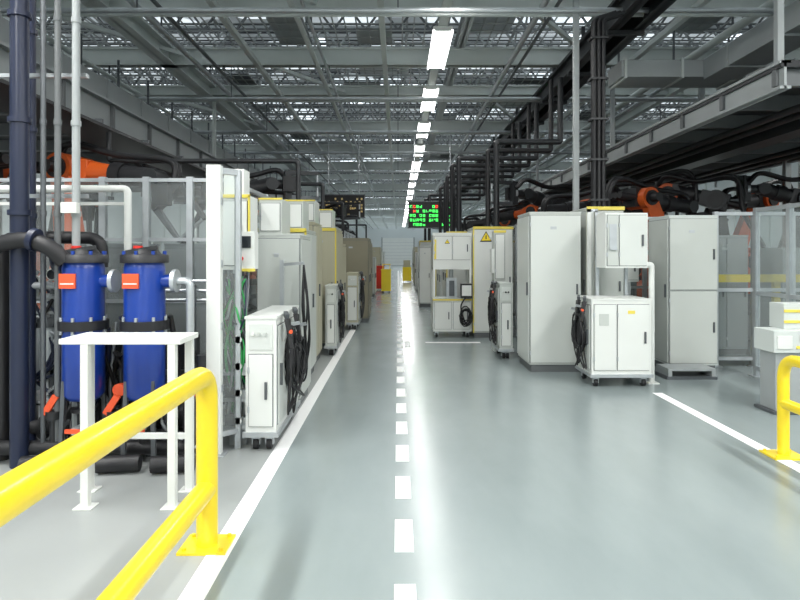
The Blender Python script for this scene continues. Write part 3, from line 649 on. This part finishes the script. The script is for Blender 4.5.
b=B(); b.box(1.60,1.78,9.95,10.25,0,2.0,GREY); door(b,1.61,1.77,1.2,1.95,9.95,WHITE,False); b.box(1.59,1.79,9.94,9.96,1.97,2.01,YELS); b.box(1.56,1.60,9.98,10.2,1.3,1.7,WHITE); b.build('terminal_box')
rowR=[(1.1,1.8,13.5,14.8,2.1,GREY,YELS),(1.1,1.7,15.4,17,1.9,WHITE,None),(1.15,1.9,18.2,20,2.0,BEIGE,YELS),(0.8,1.5,22,24,2.1,GREY,YELS),(0.8,1.4,26,28,1.7,WHITE,None),(0.85,1.6,31,34,2.0,BEIGE,None),(1.0,1.7,38,42,1.9,GREY,None)]
for x0,x1,y0,y1,h,m_,tr in rowR: cabinet('electrical_cabinet',x0,x1,y0,y1,h,m_,m_ if m_ is BEIGE else WHITE,1,side=-1,trim=tr,nside=2)

def drop(pts,r,n,mt=BLACK,name='cable_drop_conduit'):
    b=B()
    for k in range(n):
        dx=(k%3-1)*r*2.1; dy=(k//3)*r*2.1
        b.bend([(q[0]+dx,q[1]+dy,q[2]) for q in pts],r,mt,0.06,8)
    z=2.4
    while z<5: b.box(pts[-1][0]-r*4,pts[-1][0]+r*4,pts[-1][1]-r*1.5,pts[-1][1]+r*4,z,z+0.03,DARK); z+=0.6
    return b.build(name)
drop([(3.3,8.9,5.2),(2.98,8.9,5.1),(2.98,8.9,2.26)],0.032,6)
b=B(); b.box(2.70,2.78,9.2,9.28,0,5.7,BEAMM); b.box(2.64,2.84,9.14,9.34,0,0.015,BEAM); b.build('support_post')
for x,y,z in ((2.0,12.2,2.14),(1.45,14.3,2.12),(1.5,16.3,1.92),(1.5,19,2.02),(1.2,23,2.12)):
    b=B(); b.bend([(3.3,y,5.2),(3.3,y,3.9),(x,y,3.9),(x,y,z)],0.06,DARK,0.05,8); b.bend([(3.15,y+.15,5.2),(3.15,y+.15,3.75),(x-0.15,y+.15,3.75),(x-0.15,y+.15,z)],0.05,BLACK,0.05,8); b.build('cable_drop_conduit')
for y in (8.3,11,15,20,26):
    b=B(); b.bend([(-4.0,y,3.3),(-4.0,y,2.9),(-1.38,y,2.9),(-1.38,y,2.05)],0.035,DARK,0.05,8); b.build('cable_drop_conduit')

def board(name,x0,x1,y,z0,z1,rows,cols,mts,fill):
    b=B(); b.box(x0,x1,y,y+0.15,z0,z1,BLACK); b.box(x0-0.03,x1+0.03,y-0.02,y+0.17,z0-0.03,z0,GUN); b.box(x0-0.03,x1+0.03,y-0.02,y+0.17,z1,z1+0.03,GUN)
    for x in (x0+0.2,x1-0.2): b.cyl((x,y+0.08,z1),(x,y+0.08,5.7),0.02,STEEL,8)
    W=(x1-x0-0.1)/cols; H=(z1-z0-0.1)/rows
    for r in range(rows):
        for c in range(cols):
            if R(0,1)>fill: continue
            xa=x0+0.05+W*c; za=z0+0.05+H*r; mt=random.choice(mts)
            w,h,t=W*0.72,H*0.6,min(W,H)*0.2
            segs=[(0,w,0,t),(0,w,h/2-t/2,h/2+t/2),(0,w,h-t,h),(0,t,0,h/2),(0,t,h/2,h),(w-t,w,0,h/2),(w-t,w,h/2,h)]
            for s in segs:
                if R(0,1)<0.68: b.box(xa+s[0],xa+s[1],y-0.01,y-0.001,za+s[2],za+s[3],mt)
    b.build(name)
board('led_production_board',0.36,2.0,20.6,2.55,3.42,5,14,(LEDG,LEDG,LEDG,LEDG,LEDG,LEDG,LEDR),0.75)
board('led_production_board',-2.6,-1.15,20.6,2.9,3.65,6,18,(LEDA,),0.4)

random.seed(21)
def fixture(x,y):
    b=B()
    b.box(-0.9,0.9,-0.7,0.7,0,0.5,random.choice((GUN,BEAMM,BEAM)))
    for k in range(8):
        xx=R(-.8,.8);yy=R(-.6,.6);h=R(.7,1.7)
        b.box(xx-.06,xx+.06,yy-.06,yy+.06,0.5,h,random.choice((BEAM,BEAMM,GUN,STEEL,DARK))); b.box(xx-.15,xx+.15,yy-.04,yy+.04,h-.12,h,random.choice((DARK,GUN,STEEL,ORANGE)))
    for k in range(5): b.hose([(R(-.8,.8),-.6,.5),(R(-.8,.8),-.75,R(.7,1.3)),(R(-.8,.8),R(-.5,.5),R(.8,1.4)),(R(-.8,.8),.6,.5)],0.025,BLACK,6)
    b.build('welding_fixture_table',(x,y,0))
for x,y in ((-2.9,9.0),(-5.8,11.3),(-2.7,12.1),(-2.8,15.0),(-2.8,18.4),(-2.8,22.5),(-7,15),(-7,20),(5.6,13.8),(4.9,15.8),(4.9,19.5),(4.9,24.5),(10,11.8),(9.5,16),(8,21),(12,14),(12.5,20),(-12,12),(-12,18),(11.5,9.5)): fixture(x,y)
for x0,y0 in ((-2.45,6.3),(-3.3,6.2),):
    cabinet('machine_housing',x0,x0+0.65,y0,y0+0.45,1.7,BEAMM,BEAMM,1)
for x,y in ((11.8,24),(13.5,11.8),(14.5,17),(-11,24),(-13,9)): cabinet('electrical_cabinet',x,x+1.2,y,y+0.8,2.1,WHITE,WHITE,2)

# ------------------------------------------------------------------ world, camera
w=bpy.data.worlds.new('hall_world'); bpy.context.scene.world=w; w.use_nodes=True
w.node_tree.nodes['Background'].inputs[0].default_value=(0.75,0.85,0.95,1); w.node_tree.nodes['Background'].inputs[1].default_value=0.6
cam=bpy.data.cameras.new('camera'); co=bpy.data.objects.new('camera',cam); bpy.context.scene.collection.objects.link(co)
co.location=(0,0,1.6); co.rotation_euler=(math.radians(90),0,0); cam.lens=27; cam.sensor_width=36; cam.shift_x=0.0025; cam.shift_y=-0.05625
cam.clip_end=300; cam.clip_start=0.05
bpy.context.scene.camera=co
bpy.context.scene.view_settings.view_transform='Standard'
